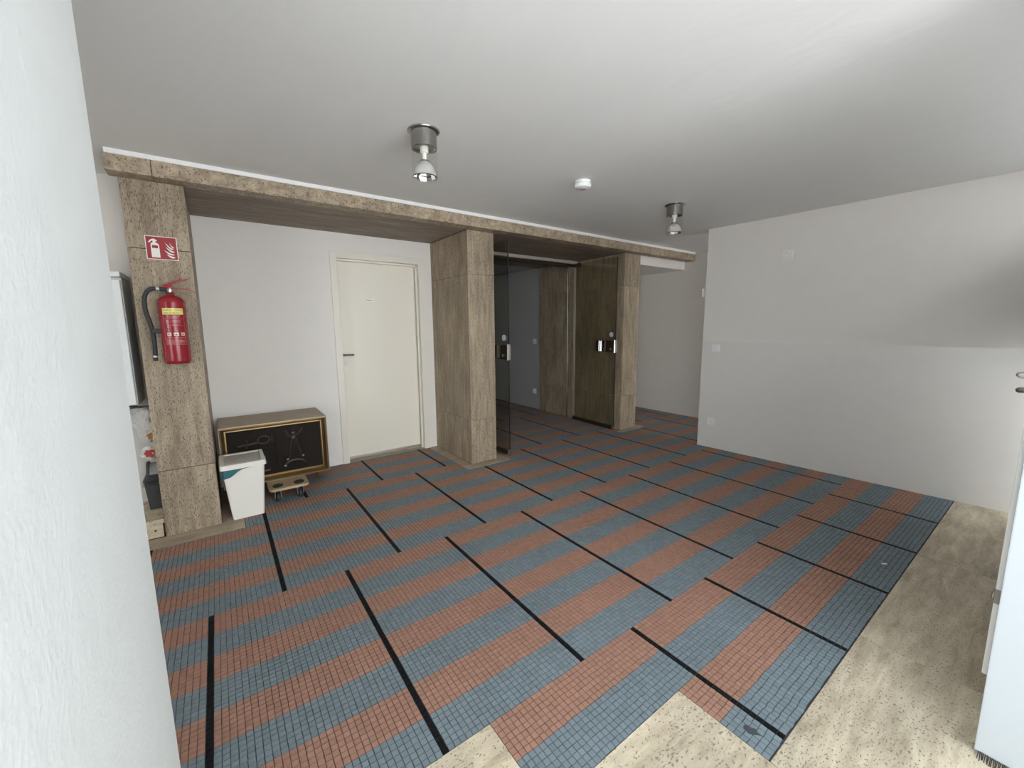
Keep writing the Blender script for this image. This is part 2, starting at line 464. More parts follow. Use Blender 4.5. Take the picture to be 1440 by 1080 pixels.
# travertine strips and border slabs
for (a, b, c, d) in strips:
    obj('slab', B(a + .0008, b - .0008, c + .0008, d - .0008, -0.02, 0.0012, 0.001), 'trav_strip', floor)
g = 0.0012
border = [(1.232, 2.75, -3.19, STEP_Y1), (1.54, 2.75, STEP_Y1, STEP_Y2),
          (1.852, 2.75, STEP_Y2, 2.303), (1.852, 2.75, 2.303, 3.368), (1.852, 2.75, 3.368, 5.74)]
for (a, b, c, d) in border:
    bm = B(a + g, b - g, c + g, d - g, -0.02, 0.0012, 0.0015)
    obj('slab', bm, 'trav_y', floor)
def blob(cx_, cy_, r, n=14, sx=1.0, sy=1.0, seed=1, rot=0):
    rr = random.Random(seed)
    out = []
    for k in range(n):
        a = 2 * math.pi * k / n; q = r * rr.uniform(0.55, 1.15)
        x, y = q * sx * math.cos(a), q * sy * math.sin(a)
        out.append((cx_ + x * math.cos(rot) - y * math.sin(rot), cy_ + x * math.sin(rot) + y * math.cos(rot)))
    return out
obj('paint_splash', prism(bmesh.new(), blob(1.775, 1.476, 0.026, 16, 1.0, 0.8, 4, 0.6), lambda a, b, d: (a, b, d), 0.0002, 0.0009), 'stain', floor)
obj('paper_scrap', prism(bmesh.new(), blob(1.766, 3.09, 0.014, 9, 1.5, 0.6, 9, 0.9), lambda a, b, d: (a, b, d), 0.0002, 0.002), 'white', floor)

# ------------------------------------------------------------------ CEILING, WALLS
CZ = 2.35
struct(obj('ceiling', B(-4.7, 2.36, -3.4, 5.9, CZ, CZ + 0.12), 'ceil'))
struct(tag(obj('pavement', B(2.75, 30, -20, 25, -0.10, -0.02), 'pave'), 'unseen pale pavement added outside the entrance to bounce daylight', 'ground'))  # ground added out of view to bounce daylight upwards

# unseen pale building front, added to bounce sunlight into the room
struct(tag(obj('wall_opposite_bounce', B(11.0, 12.0, -14, 16, -0.02, 8.0), 'outer'), 'unseen pale building front added across the street to bounce sunlight', 'building'))

# wall with the white door
bm = bmesh.new()
DY0, DY1, DZ = 1.085, 1.975, 2.04
WX0, WX1 = -2.10, -1.905
box(bm, WX0, WX1, -0.245, DY0, 0, CZ); box(bm, WX0, WX1, DY1, 2.09, 0, CZ); box(bm, WX0, WX1, DY0, DY1, DZ, CZ)
struct(obj('wall_back', bm, 'wall'))
# right wall, skewed a few degrees, lower band in glossy washable paint
bm = bmesh.new()
ang = math.atan2(4.612 - 4.471, 2.121 + 0.145)
box(bm, 0, 2.95, 0, 0.14, 0, 1.17, mi=1); box(bm, 0, 2.95, 0, 0.14, 1.17, CZ, mi=0)
wr = struct(obj('wall_right', bm, ['wall', 'dado']))
wr.location = (-0.145, 4.471, 0); wr.rotation_euler = (0, 0, ang)
# hall behind the right wall
bm = bmesh.new()
box(bm, -2.75, 2.72, 5.75, 5.87, 0, CZ)
struct(obj('wall_hall', bm, 'wall'))
struct(obj('wall_hall_end', B(-2.75, -2.63, 4.6, 5.75, 0, CZ), 'wall'))
bm = bmesh.new()
box(bm, 2.36, 2.50, 4.75, 5.75, 0, 0.4); box(bm, 2.36, 2.50, 4.75, 5.75, 2.2, CZ)
struct(obj('wall_hall_front', bm, 'outer'))  # unseen hall front, opening added to light the hall wall
struct(obj('trim_2', B(-2.63, -1.20, 4.601, 5.75, 2.14, CZ), 'wall'), 'white bulkhead under the hall ceiling')
# dark corridor behind the glass doors
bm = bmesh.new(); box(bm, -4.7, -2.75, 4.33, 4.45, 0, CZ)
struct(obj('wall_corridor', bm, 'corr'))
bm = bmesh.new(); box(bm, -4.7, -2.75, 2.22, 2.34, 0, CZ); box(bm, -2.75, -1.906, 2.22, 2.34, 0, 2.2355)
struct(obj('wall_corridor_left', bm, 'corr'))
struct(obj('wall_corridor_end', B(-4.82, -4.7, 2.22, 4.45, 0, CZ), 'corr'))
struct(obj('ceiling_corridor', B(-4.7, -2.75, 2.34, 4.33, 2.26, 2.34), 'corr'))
# niche behind the left pillar and left side
struct(obj('wall_niche', B(-1.65, -1.53, -3.2, -0.245, 0, CZ), 'wall'))
struct(obj('wall_left', B(-1.65, 1.45, -3.32, -3.2, 0, CZ), 'wall'))
struct(obj('wall_entrance', B(1.245, 1.98, -0.36, -0.0065, 0, 3.2, 0.006, 3), 'outer'))
# unseen facade left of the entrance, opening added to light the niche
bm = bmesh.new()
box(bm, 1.25, 1.45, -3.2, -0.361, 0, 0.35); box(bm, 1.25, 1.45, -3.2, -0.361, 2.25, CZ)
box(bm, 1.25, 1.45, -3.2, -3.0, 0.35, 2.25); box(bm, 1.25, 1.45, -1.75, -0.361, 0.35, 2.25)
struct(obj('wall_front_left', bm, 'outer'))
# unseen facade right of the entrance; openings added to light wall and ceiling
bm = bmesh.new()
box(bm, 2.36, 2.50, 2.15, 4.75, 0, 0.06); box(bm, 2.36, 2.50, 2.15, 4.75, 1.18, 1.98)
box(bm, 2.36, 2.50, 2.15, 4.3, 0.06, 1.18); box(bm, 2.36, 2.50, 4.62, 4.75, 0.06, 1.18)
box(bm, 2.36, 2.50, 2.15, 2.3, 1.98, 2.5); box(bm, 2.36, 2.50, 4.5, 4.75, 1.98, 2.5); box(bm, 2.36, 2.50, 2.3, 4.5, 2.2, 2.5)
struct(obj('wall_front', bm, 'outer'))
# white batten between beam and ceiling
struct(obj('trim_1', B(-1.02, -0.983, -0.277, 5.665, 2.324, CZ + 0.01, 0.002), 'white'))

# ------------------------------------------------------------------ TRAVERTINE PORTAL
COURSES = [(0.0, 0.443), (0.443, 1.838), (1.838, 2.235)]
J1 = 0.0016
def pillar(label, x0, x1, y0, y1, side_splits, courses=COURSES, clad_back=None):
    """x1: front face; x0: rear; side_splits: [(xa, xb), ...] slab lengths along the sides"""
    t = thing('stone_pillar', label, 'pillar', (0, 0, 0))
    obj('core', B(x0 + 0.002, x1 - 0.02, y0 + 0.018, y1 - 0.018, 0, 2.234), 'dark', t)
    for (a, b) in courses:
        obj('slab', B(x1 - 0.022, x1, y0, y1, a + J1, b - J1, 0.0014), 'trav_v', t)
        for (xa, xb) in side_splits:
            obj('slab', B(xa + J1, xb - J1, y0 + 0.0006, y0 + 0.022, a + J1, b - J1, 0.0014), 'trav_v', t)
            obj('slab', B(xa + J1, xb - J1, y1 - 0.022, y1 - 0.0006, a + J1, b - J1, 0.0014), 'trav_v', t)
    return t
pillar('slender travertine pillar carrying the fire extinguisher', -1.905, -1.10, -0.245, 0.055, [(-1.905, -1.122)])
pillar('travertine pillar between the white door and the open glass doors', -1.905, -1.11, 2.08, 2.37, [(-1.905, -1.132)])
pillar('travertine pillar behind the right glass door leaf', -2.75, -1.10, 4.30, 4.60, [(-1.95, -1.122), (-2.75, -1.95)])

lint = thing('stone_lintel', 'long travertine lintel with soffit spanning the three pillars', 'lintel')
ys = [-0.287, -0.083, 2.02, 4.43, 5.67]
for a, b in zip(ys, ys[1:]):
    obj('slab', B(-1.118, -0.99, a + 0.0016, b - 0.0016, 2.2355, 2.3245, 0.0025, 2), 'trav_f', lint)
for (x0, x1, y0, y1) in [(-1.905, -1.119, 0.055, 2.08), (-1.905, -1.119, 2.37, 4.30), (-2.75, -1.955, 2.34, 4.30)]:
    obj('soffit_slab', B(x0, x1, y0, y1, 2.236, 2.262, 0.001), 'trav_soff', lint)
obj('core', B(-2.75, -1.12, -0.24, 4.60, 2.263, 2.349), 'dark', lint)

# step in the niche
st = thing('stone_step', 'low travertine platform in the niche left of the extinguisher pillar', 'step')
obj('tread', B(-1.53, -1.098, -3.19, -0.247, 0.099, 0.128, 0.002), 'trav_y', st)
obj('riser', B(-1.53, -1.118, -3.19, -0.257, 0.0, 0.0985, 0.001), 'trav_y', st)
obj('knob', lathe(bmesh.new(), [(0.006, 0), (0.006, 0.004), (0.003, 0.006)], (-1.119, -0.296, 0.050), 12, 'x'), 'blackp', st)

# ------------------------------------------------------------------ WHITE DOOR
d1 = thing('door_1', 'cream white interior door in a flush frame', None, kind='structure')
fb = bmesh.new()
fx0, fx1 = -1.907, -1.892
box(fb, fx0, fx1, 1.058, 1.120, 0, 2.067, 0.002); box(fb, fx0, fx1, 1.930, 2.002, 0, 2.067, 0.002)
box(fb, fx0, fx1, 1.118, 1.932, 2.005, 2.067, 0.002)
obj('architrave', fb, 'cream2', d1)
fb = bmesh.new()
box(fb, -2.09, -1.895, 1.086, 1.112, 0, 2.03); box(fb, -2.09, -1.895, 1.934, 1.960, 0, 2.03); box(fb, -2.09, -1.895, 1.10, 1.95, 2.008, 2.035)
box(fb, -2.09, -2.062, 1.10, 1.128, 0, 2.02); box(fb, -2.09, -2.062, 1.918, 1.95, 0, 2.02); box(fb, -2.09, -2.062, 1.10, 1.95, 1.985, 2.02)
box(fb, -1.975, -1.950, 1.920, 1.936, 0, 2.01); box(fb, -1.975, -1.950, 1.112, 1.936, 1.990, 2.01)
obj('frame_lining', fb, 'cream2', d1)
leaf = obj('door_leaf', B(-2.060, -2.018, 1.114, 1.931, 0.028, 2.004, 0.003, 2), 'cream', d1)
h = obj('handle', lathe(bmesh.new(), [(0.024, 0), (0.024, 0.005), (0.020, 0.007)], (-2.018, 1.150, 1.083), 20, 'x'), 'cream2', leaf)
obj('lever', tube(bmesh.new(), [(-2.014, 1.150, 1.083), (-1.975, 1.150, 1.083), (-1.968, 1.157, 1.083), (-1.967, 1.243, 1.083)], 0.0085, 10), 'steel_d', leaf)
obj('key_rosette', lathe(bmesh.new(), [(0.024, 0), (0.024, 0.005), (0.020, 0.007)], (-2.018, 1.170, 1.003), 20, 'x'), 'cream2', leaf)
pl = obj('name_plate', B(-2.018, -2.0165, 1.408, 1.498, 1.612, 1.644), 'paper', leaf)
tm = text_mesh('Mieter 1', 0.024, lambda a, b: (-2.0160, 1.453 + a, 1.628 + b))
tm.materials.append(M['ink']); link('lettering', tm, leaf)
obj('threshold', B(-2.09, -1.985, 1.112, 1.934, 0.0, 0.012), 'trav_strip', d1)

# ------------------------------------------------------------------ GLASS DOORS
def glass_leaf(name, label, hinge, tip, side):
    """side: +1 when the lock sits with its face to +y of the leaf"""
    hv, tv = Vector(hinge), Vector(tip)
    L = (tv - hv).length; a = math.atan2(tv.y - hv.y, tv.x - hv.x)
    t = thing(name, label, None, (hinge[0], hinge[1], 0), a, kind='structure')
    obj('pane', B(0.0, L, -0.005, 0.005, 0.012, 2.19, 0.0015), 'glass', t)
    obj('edge_seal', B(L - 0.0005, L + 0.0035, -0.006, 0.006, 0.03, 2.188), 'blackp', t)
    obj('bottom_shade_strip', B(0.0, L - 0.03, -0.012, 0.012, 0.010, 0.055, 0.002), 'bronze', t)  # dark strip standing for shadow and floor reflection along the glass foot
    obj('floor_bolt', B(L - 0.02, L + 0.006, -0.009, 0.009, 0.0015, 0.065, 0.002), 'chrome', t)
    obj('top_pivot', B(0.0, 0.12, -0.013, 0.013, 2.15, 2.20, 0.002), 'bronze', t)
    lk = obj('lock_case', B(L - 0.165, L - 0.006, -0.021, 0.021, 1.015, 1.165, 0.002), 'bronze', t)
    obj('faceplate', B(L - 0.012, L + 0.006, -0.022, 0.022, 1.008, 1.172, 0.002), 'chrome', lk)
    cyl = bmesh.new()
    for s in (-1, 1):
        lathe(cyl, [(0.014, 0), (0.014, 0.012 * s), (0.010, 0.014 * s)], (L - 0.055, 0.021 * s, 1.055), 16, 'y')
    obj('cylinder', cyl, 'chrome', lk)
    hb = bmesh.new()
    for s in (-1, 1):
        box(hb, L - 0.215, L - 0.19, min(0.012 * s, 0.060 * s), max(0.012 * s, 0.060 * s), 1.02, 1.16, 0.004)
        box(hb, L - 0.262, L - 0.222, min(0.046 * s, 0.062 * s), max(0.046 * s, 0.062 * s), 1.02, 1.16, 0.004)
    obj('grip', hb, 'chrome', lk)
    hb = bmesh.new()
    for s in (-1, 1):
        box(hb, L - 0.30, L - 0.255, min(0.006 * s, 0.045 * s), max(0.006 * s, 0.045 * s), 1.02, 1.16, 0.004)
    obj('grip_block', hb, 'blackp', lk)
    sk = bmesh.new()
    for s in (-1, 1):
        lathe(sk, [(0.031, 0), (0.031, 0.0008 * s)], (L - 0.068, 0.0052 * s, 1.236), 24, 'y')
    obj('sticker', sk, 'sticker', t)
    return t
glass_leaf('door_3', 'open frameless smoked glass door leaf beside the middle pillar', (-1.93, 2.435, 0), (-1.105, 2.535, 0), 1)
glass_leaf('door_4', 'open frameless smoked glass door leaf folded against the far pillar', (-1.93, 4.255, 0), (-1.145, 4.215, 0), -1)
rail = thing('door_rail', 'polished metal header rail above the glass doors', 'rail')
obj('rail_bar', B(-1.952, -1.912, 2.372, 4.298, 2.198, 2.235, 0.003), 'alu', rail)
obj('jamb_profile', B(-1.962, -1.938, 4.272, 4.299, 0.0, 2.198, 0.002), 'alu', rail)
obj('jamb_profile', B(-2.105, -2.09, 4.282, 4.299, 0.0, 2.17, 0.002), 'steel', rail)
obj('jamb_profile', B(-1.962, -1.938, 2.372, 2.399, 0.0, 2.198, 0.002), 'chrome', rail)
obj('header_box', B(-2.10, -1.955, 2.372, 4.298, 2.17, 2.236), 'bronze', rail)

# ------------------------------------------------------------------ ENTRANCE DOOR (open, at the right)
d2 = thing('door_2', 'white metal entrance door standing open at the right', None, (2.22, 1.968, 0), kind='structure')
lf = obj('door_leaf', B(0, 0.95, 0, 0.055, 0.012, 2.25, 0.003, 2), 'white_door', d2)
obj('rebate_lip', B(-0.013, 0.93, 0.050, 0.066, 0.245, 2.24, 0.002), 'white', d2)
lt = obj('latch_plate', B(-0.0142, 0.004, 0.046, 0.0645, 0.490, 0.535, 0.001), 'steel_d', d2)
obj('latch_bolt', B(-0.019, 0.0, 0.050, 0.060, 0.503, 0.522, 0.002), 'steel', lt)
bb = bmesh.new()
for k in range(120):
    x = 0.01 + k * 0.0035
    tube(bb, [(x, -0.002, 0.016), (x + random.uniform(-.002, .002), -0.022 + random.uniform(-.008, .004), 0.0016)], 0.0009, 4)
obj('brush_seal', bb, 'rubber', d2)
hd = obj('handle', lathe(bmesh.new(), [(0.026, 0), (0.026, 0.007), (0.02, 0.01)], (0.055, 0.066, 1.15), 20, 'y'), 'steel', d2)
obj('lever', tube(bmesh.new(), smooth_path([(0.055, 0.07, 1.15), (0.045, 0.105, 1.15), (0.012, 0.122, 1.149), (-0.028, 0.126, 1.147), (-0.032, 0.140, 1.146), (0.01, 0.150, 1.147), (0.06, 0.148, 1.149)], 5), 0.0085, 10), 'steel', d2, True)
obj('lock_cylinder', lathe(bmesh.new(), [(0.016, 0), (0.016, 0.012)], (0.03, 0.066, 1.195), 16, 'y'), 'steel', d2)
ky = bmesh.new()
ring = [(-0.028 + 0.016 * math.cos(a) , 0.115, 1.194 + 0.008 * math.sin(a)) for a in [2 * math.pi * k / 24 for k in range(25)]]
tube(ky, ring, 0.0022, 8, False)
box(ky, -0.012, 0.03, 0.112, 0.117, 1.190, 1.198, 0.001)
box(ky, 0.024, 0.032, 0.075, 0.116, 1.190, 1.198, 0.001)
k = obj('key', ky, 'steel')
k.location = d2.location
tag(k, 'small key left in the lock of the open white entrance door', 'key')

# ------------------------------------------------------------------ FIRE SIGN
sg = thing('fire_sign', 'square red fire extinguisher sign on the slender pillar', 'sign', (-1.0995, -0.086, 1.847))
SW, SH = 0.0755, 0.0695
obj('border', B(0, 0.0016, -SW, SW, -SH, SH, 0.0003), 'sign_white', sg)
obj('red_field', B(0.0014, 0.0022, -SW + 0.004, SW - 0.004, -SH + 0.004, SH - 0.004), 'sign_red', sg)
sgf = lambda a, b, d: (d, a, b)
def sp(px_, py_):   # pictogram drawn on a 100 x 100 grid, y up
    return ((px_ - 50) / 100 * 2 * (SW - 0.004), (py_ - 50) / 100 * 2 * (SH - 0.004))
def pict(name, pts, mat='sign_white', d=(0.0021, 0.0027)):
    return obj(name, prism(bmesh.new(), [sp(*q) for q in pts], sgf, *d), mat, sg)
pict('bottle_mark', [(14, 6), (42, 6), (42, 62), (38, 70), (31, 74), (31, 80), (36, 79), (36, 84), (28, 90), (22, 90), (14, 85), (7, 74), (11, 71), (17, 80), (22, 81), (22, 74), (16, 70), (14, 62)])
pict('bottle_window', [(18, 48), (38, 48), (38, 61), (18, 61)], 'sign_red', (0.0026, 0.0031))
def flame(x, y, s, w, bend):
    top = [(x + t * s, y - bend * s * math.sin(t * 1.4) ) for t in [k / 8 for k in range(9)]]
    bot = [(x + t * s, y - bend * s * math.sin(t * 1.4) - w * math.sin(math.pi * min(1, t * 1.02 + 0.0)) ** 0.8 - w * 0.5 * t) for t in [k / 8 for k in range(8, 0, -1)]]
    return top + bot
pict('flame_mark', flame(76, 78, 15, 5, 1.45)); pict('flame_mark', flame(62, 76, 27, 6, 0.98))
pict('flame_mark', flame(63, 58, 28, 7, 0.72)); pict('flame_mark', flame(57, 41, 33, 6, 0.50)); pict('flame_mark', flame(64, 24, 27, 7, 0.42))

# ------------------------------------------------------------------ FIRE EXTINGUISHER
ECX, ECY, ER = -1.024, -0.069, 0.0675
ex = thing('fire_extinguisher', 'red fire extinguisher with black hose hung on the slender pillar', 'fire extinguisher', (ECX, ECY, 1.14))
prof = [(0.0, 0.012), (0.045, 0.004), (0.058, 0.0), (0.062, 0.0), (0.062, 0.006), (0.066, 0.010), (ER, 0.018), (ER, 0.372), (0.065, 0.386), (0.058, 0.398), (0.045, 0.408), (0.026, 0.416), (0.021, 0.419), (0.021, 0.434), (0.0, 0.434)]
obj('bottle', lathe(bmesh.new(), prof, (0, 0, 0), 48), 'redp', ex, True)
vb = bmesh.new(); lathe(vb, [(0.016, 0), (0.016, 0.008), (0.012, 0.012), (0.012, 0.03), (0.0, 0.03)], (0, 0, 0.434), 20)
valve = obj('valve', vb, 'steel_d', ex)
obj('gauge', lathe(bmesh.new(), [(0.011, 0), (0.011, 0.010), (0.0, 0.011)], (0.010, -0.002, 0.447), 16, 'x'), 'chrome', valve)
def lever_plate(pts, w):
    bm = bmesh.new(); prism(bm, pts, lambda a, b, d: (d, a, b), -w, w); return bm
obj('squeeze_lever', lever_plate([(-0.03, 0.462), (-0.03, 0.480), (0.0, 0.492), (0.045, 0.512), (0.088, 0.520), (0.098, 0.519), (0.098, 0.515), (0.055, 0.504), (0.022, 0.488), (0.008, 0.470), (0.004, 0.462)], 0.010), 'redp', ex)
obj('carry_handle', lever_plate([(-0.01, 0.459), (0.02, 0.466), (0.09, 0.460), (0.118, 0.447), (0.121, 0.441), (0.117, 0.440), (0.088, 0.453), (0.02, 0.459)], 0.010), 'redp', ex)
obj('safety_pin', tube(bmesh.new(), [(0.012, 0.055, 0.512), (0.013, 0.054, 0.528), (0.012, 0.050, 0.542), (0.011, 0.054, 0.552)], 0.0016, 6), 'redp', ex)
hp = smooth_path([(0.0, -0.012, 0.452), (0.004, -0.055, 0.455), (0.006, -0.085, 0.452), (0.006, -0.112, 0.425), (0.004, -0.124, 0.375), (0.0, -0.122, 0.310), (-0.004, -0.110, 0.245), (-0.006, -0.103, 0.170), (-0.006, -0.104, 0.085), (-0.006, -0.108, 0.02)], 6)
hose = obj('hose', tube(bmesh.new(), hp, 0.0115, 14), 'rubber', ex, True)
obj('ferrule', tube(bmesh.new(), [(0.004, -0.048, 0.455), (0.005, -0.064, 0.455)], 0.0125, 14), 'galv', hose)
obj('ferrule', tube(bmesh.new(), [(-0.006, -0.105, 0.052), (-0.006, -0.106, 0.042)], 0.0125, 14), 'galv', hose)
obj('hose_clip', B(-0.012, 0.012, -0.108, -0.064, 0.188, 0.215, 0.003), 'blackp', ex)
obj('wall_bracket', B(-0.0755, -0.05, -0.03, 0.03, 0.20, 0.42, 0.003), 'redp', ex)
# print wrapped round the bottle; a = arc length measured along the front, b = height
FACE = 0.10      # the label faces slightly towards the window side
def wrap(rad):
    return lambda a, b, *_: (rad * math.cos(a / ER + FACE), rad * math.sin(a / ER + FACE), b)
def patch(name, a0, a1, b0, b1, mat, rad=ER + 0.0005, parent=ex):
    bm = bmesh.new(); n = 14; f = wrap(rad)
    lo = [bm.verts.new(f(a0 + (a1 - a0) * k / n, b0)) for k in range(n + 1)]
    hi = [bm.verts.new(f(a0 + (a1 - a0) * k / n, b1)) for k in range(n + 1)]
    for q in range(n): bm.faces.new((lo[q], lo[q + 1], hi[q + 1], hi[q]))
    return obj(name, bm, mat, parent)
lab = patch('yellow_label', -0.054, 0.054, 0.300, 0.338, 'yellow')
R2 = ER + 0.0009
for body, size, a, b in (('EURO', 0.0175, -0.028, 0.326), ('TotalRemer', 0.0095, 0.026, 0.327), ('0800-78-88-24', 0.0125, -0.010, 0.309)):
    f = wrap(R2); tm = text_mesh(body, size, lambda x, y, a=a, b=b: f(x + a, y + b))
    tm.materials.append(M['ink']); link('lettering', tm, lab)
pr = bmesh.new()
def add_patch(bm, a0, a1, b0, b1, rad=ER + 0.0006):
    f = wrap(rad); n = max(1, int(abs(a1 - a0) / 0.008))
    lo = [bm.verts.new(f(a0 + (a1 - a0) * k / n, b0)) for k in range(n + 1)]
    hi = [bm.verts.new(f(a0 + (a1 - a0) * k / n, b1)) for k in range(n + 1)]
    for q in range(n): bm.faces.new((lo[q], lo[q + 1], hi[q + 1], hi[q]))
for (a0, a1, b0, b1) in [(-.054, .054, .2745, .2757), (-.054, .054, .160, .1612), (-.054, .054, .118, .1192), (-.054, -.0528, .118, .298), (.0528, .054, .118, .298), (-.020, -.019, .160, .275), (-.02, .054, .233, .234), (-.054, .054, .150, .151)]:
    add_patch(pr, a0, a1, b0, b1)
for k in range(4):          # rows of small print
    add_patch(pr, -0.036 + 0.004 * k, 0.036 - 0.006 * k, 0.2915 - k * 0.0042, 0.2928 - k * 0.0042)
for k in range(6):
    add_patch(pr, -0.013, 0.034 - (k % 3) * 0.006, 0.2655 - k * 0.0042 - (0.010 if k > 3 else 0), 0.2667 - k * 0.0042 - (0.010 if k > 3 else 0))
for k in range(6):
    add_patch(pr, -0.047, 0.030 + (k % 2) * 0.014, 0.1445 - k * 0.0042, 0.1457 - k * 0.0042)
add_patch(pr, 0.012, 0.045, 0.1365, 0.1405, ER + 0.0009)
obj('fine_print', pr, 'pinkp', ex)
for (a, b, w) in [(-0.038, 0.247, 0.011), (-0.036, 0.222, 0.010), (-0.041, 0.172, 0.020), (-0.008, 0.172, 0.024), (0.028, 0.172, 0.020)]:
    ic = patch('pictogram', a, a + w, b, b + 0.019, 'pinkp' if b > 0.2 else 'sign_white', ER + 0.0007)
    am = a + w / 2
    bmq = bmesh.new(); add_patch(bmq, am - w * 0.22, am + w * 0.16, b + 0.005, b + 0.013, ER + 0.0010); add_patch(bmq, am - w * 0.4, am - w * 0.28, b + 0.003, b + 0.016, ER + 0.0010); add_patch(bmq, am + w * 0.2, am + w * 0.4, b + 0.004, b + 0.007, ER + 0.0010)
    obj('pictogram_mark', bmq, 'sign_red', ic)

# ------------------------------------------------------------------ SIDEBOARD ON A DOLLY
CX0, CX1, CY0, CY1, CZ0, CZ1 = -1.892, -1.43, 0.083, 0.838, 0.128, 0.607
sb = thing('sideboard', 'low vintage cabinet with brass edges and black relief doors, standing on a dolly', 'cabinet', (0, 0, 0))
obj('top', B(CX0, CX1, CY0, CY1, CZ1 - 0.016, CZ1, 0.001), 'walnut', sb)
cb = bmesh.new()
box(cb, CX0, CX1 - 0.004, CY0, CY0 + 0.014, CZ0, CZ1 - 0.0165); box(cb, CX0, CX1 - 0.004, CY1 - 0.014, CY1, CZ0, CZ1 - 0.0165)
box(cb, CX0, CX1 - 0.004, CY0 + .014, CY1 - .014, CZ0, CZ0 + 0.014); box(cb, CX0, CX0 + 0.01, CY0 + .014, CY1 - .014, CZ0 + .014, CZ1 - 0.0165)
obj('carcass', cb, 'walnut_d', sb)
def frame_mesh(y0, y1, z0, z1, w, x0, x1, bev=0.001):
    bm = bmesh.new()
    box(bm, x0, x1, y0, y0 + w, z0, z1, bev); box(bm, x0, x1, y1 - w, y1, z0, z1, bev)
    box(bm, x0, x1, y0 + w, y1 - w, z1 - w, z1, bev); box(bm, x0, x1, y0 + w, y1 - w, z0, z0 + w, bev)
    return bm
obj('brass_edge', frame_mesh(CY0 - .001, CY1 + .001, CZ0 - .001, CZ1 + .001, 0.0055, CX1 - 0.004, CX1 + 0.003), 'brass', sb)
# splayed reveal in dark bronze, then a brass moulding round the doors
def splay(y0, y1, z0, z1, w, xf, xb):
    bm = bmesh.new()
    o = [(xf, y0, z0), (xf, y1, z0), (xf, y1, z1), (xf, y0, z1)]
    i = [(xb, y0 + w, z0 + w), (xb, y1 - w, z0 + w), (xb, y1 - w, z1 - w), (xb, y0 + w, z1 - w)]
    ov = [bm.verts.new(p) for p in o]; iv = [bm.verts.new(p) for p in i]
    for k in range(4): bm.faces.new((ov[k], ov[(k + 1) % 4], iv[(k + 1) % 4], iv[k]))
    return bm
obj('reveal', splay(CY0 + .005, CY1 - .005, CZ0 + .005, CZ1 - .005, 0.030, CX1 - 0.001, CX1 - 0.045), 'old_gold', sb)
obj('moulding', frame_mesh(CY0 + .033, CY1 - .033, CZ0 + .033, CZ1 - .033, 0.013, CX1 - 0.046, CX1 - 0.034, 0.004), 'brass', sb)
XD = CX1 - 0.046
YM = (CY0 + CY1) / 2 - 0.01
dl = obj('relief_door', B(XD - 0.012, XD, CY0 + 0.036, YM - 0.001, CZ0 + 0.036, CZ1 - 0.036, 0.001), 'relief', sb)
dr = obj('relief_door', B(XD - 0.012, XD, YM + 0.001, CY1 - 0.036, CZ0 + 0.036, CZ1 - 0.036, 0.001), 'relief', sb)
rx = XD
def rtube(pts, r): return tube(bmesh.new(), [(rx, y, z) for y, z in pts], r, 8)
zc = 0.447
obj('relief_figure', rtube([(0.195, zc - 0.01), (0.33, zc)], 0.007), 'relief_fig', dl)
obj('relief_figure', rtube([(0.252, zc - 0.035), (0.255, zc + 0.030)], 0.007), 'relief_fig', dl)
obj('relief_figure', tube(bmesh.new(), [(rx, 0.372 + 0.042 * math.cos(a), zc + 0.018 + 0.030 * math.sin(a)) for a in [2 * math.pi * q / 20 for q in range(21)]], 0.006, 8, False), 'relief_fig', dl)
obj('relief_figure', rtube([(0.43, zc - 0.005), (0.432, zc + 0.045)], 0.006), 'relief_fig', dl)
obj('relief_figure', rtube([(0.29, 0.204), (0.33, 0.204), (0.40, 0.210)], 0.008), 'relief_fig', dl)
yc = 0.585
obj('relief_figure', lathe(bmesh.new(), [(0.017, 0), (0.013, 0.008), (0.0, 0.011)], (rx, yc, 0.487), 16, 'x'), 'relief_fig', dr)
obj('relief_figure', rtube([(yc - 0.01, 0.452), (yc - 0.047, 0.272)], 0.009), 'relief_fig', dr)
obj('relief_figure', rtube([(yc + 0.01, 0.452), (yc + 0.052, 0.284)], 0.009), 'relief_fig', dr)
obj('relief_figure', rtube([(yc, 0.457), (yc - 0.035, 0.472), (yc - 0.055, 0.517)], 0.006), 'relief_fig', dr)
obj('relief_figure', rtube([(yc, 0.457), (yc + 0.04, 0.482), (yc + 0.066, 0.522)], 0.006), 'relief_fig', dr)
obj('relief_figure', tube(bmesh.new(), [(rx, yc + 0.002 + 0.075 * math.cos(a), 0.219 + 0.04 * math.sin(a)) for a in [math.pi * q / 12 for q in range(13)]], 0.009, 8), 'relief_fig', dr)
for (y, z) in [(yc - 0.055, 0.270), (yc + 0.062, 0.282), (yc - 0.075, 0.219), (yc + 0.0, 0.450)]:
    obj('relief_stud', lathe(bmesh.new(), [(0.010, 0), (0.009, 0.008), (0.0, 0.011)], (rx, y, z), 12, 'x'), 'steel_d', dr)
for y in (CY0 + 0.085, CY1 - 0.085):
    for x in (CX1 - 0.03, CX0 + 0.05):
        lb = bmesh.new()
        tube(lb, [(x, y, CZ0), (x + 0.006, y, CZ0 - 0.025), (x + 0.012, y, CZ0 - 0.078)], [0.030, 0.016, 0.004], 10)
        obj('leg', lb, 'brass', sb)
        lb = bmesh.new(); tube(lb, [(x, y - 0.035, CZ0 - 0.002), (x + 0.004, y + 0.0, CZ0 - 0.020), (x, y + 0.04, CZ0 - 0.002)], [0.006, 0.012, 0.006], 8)
        obj('leg_collar', lb, 'brass', sb)

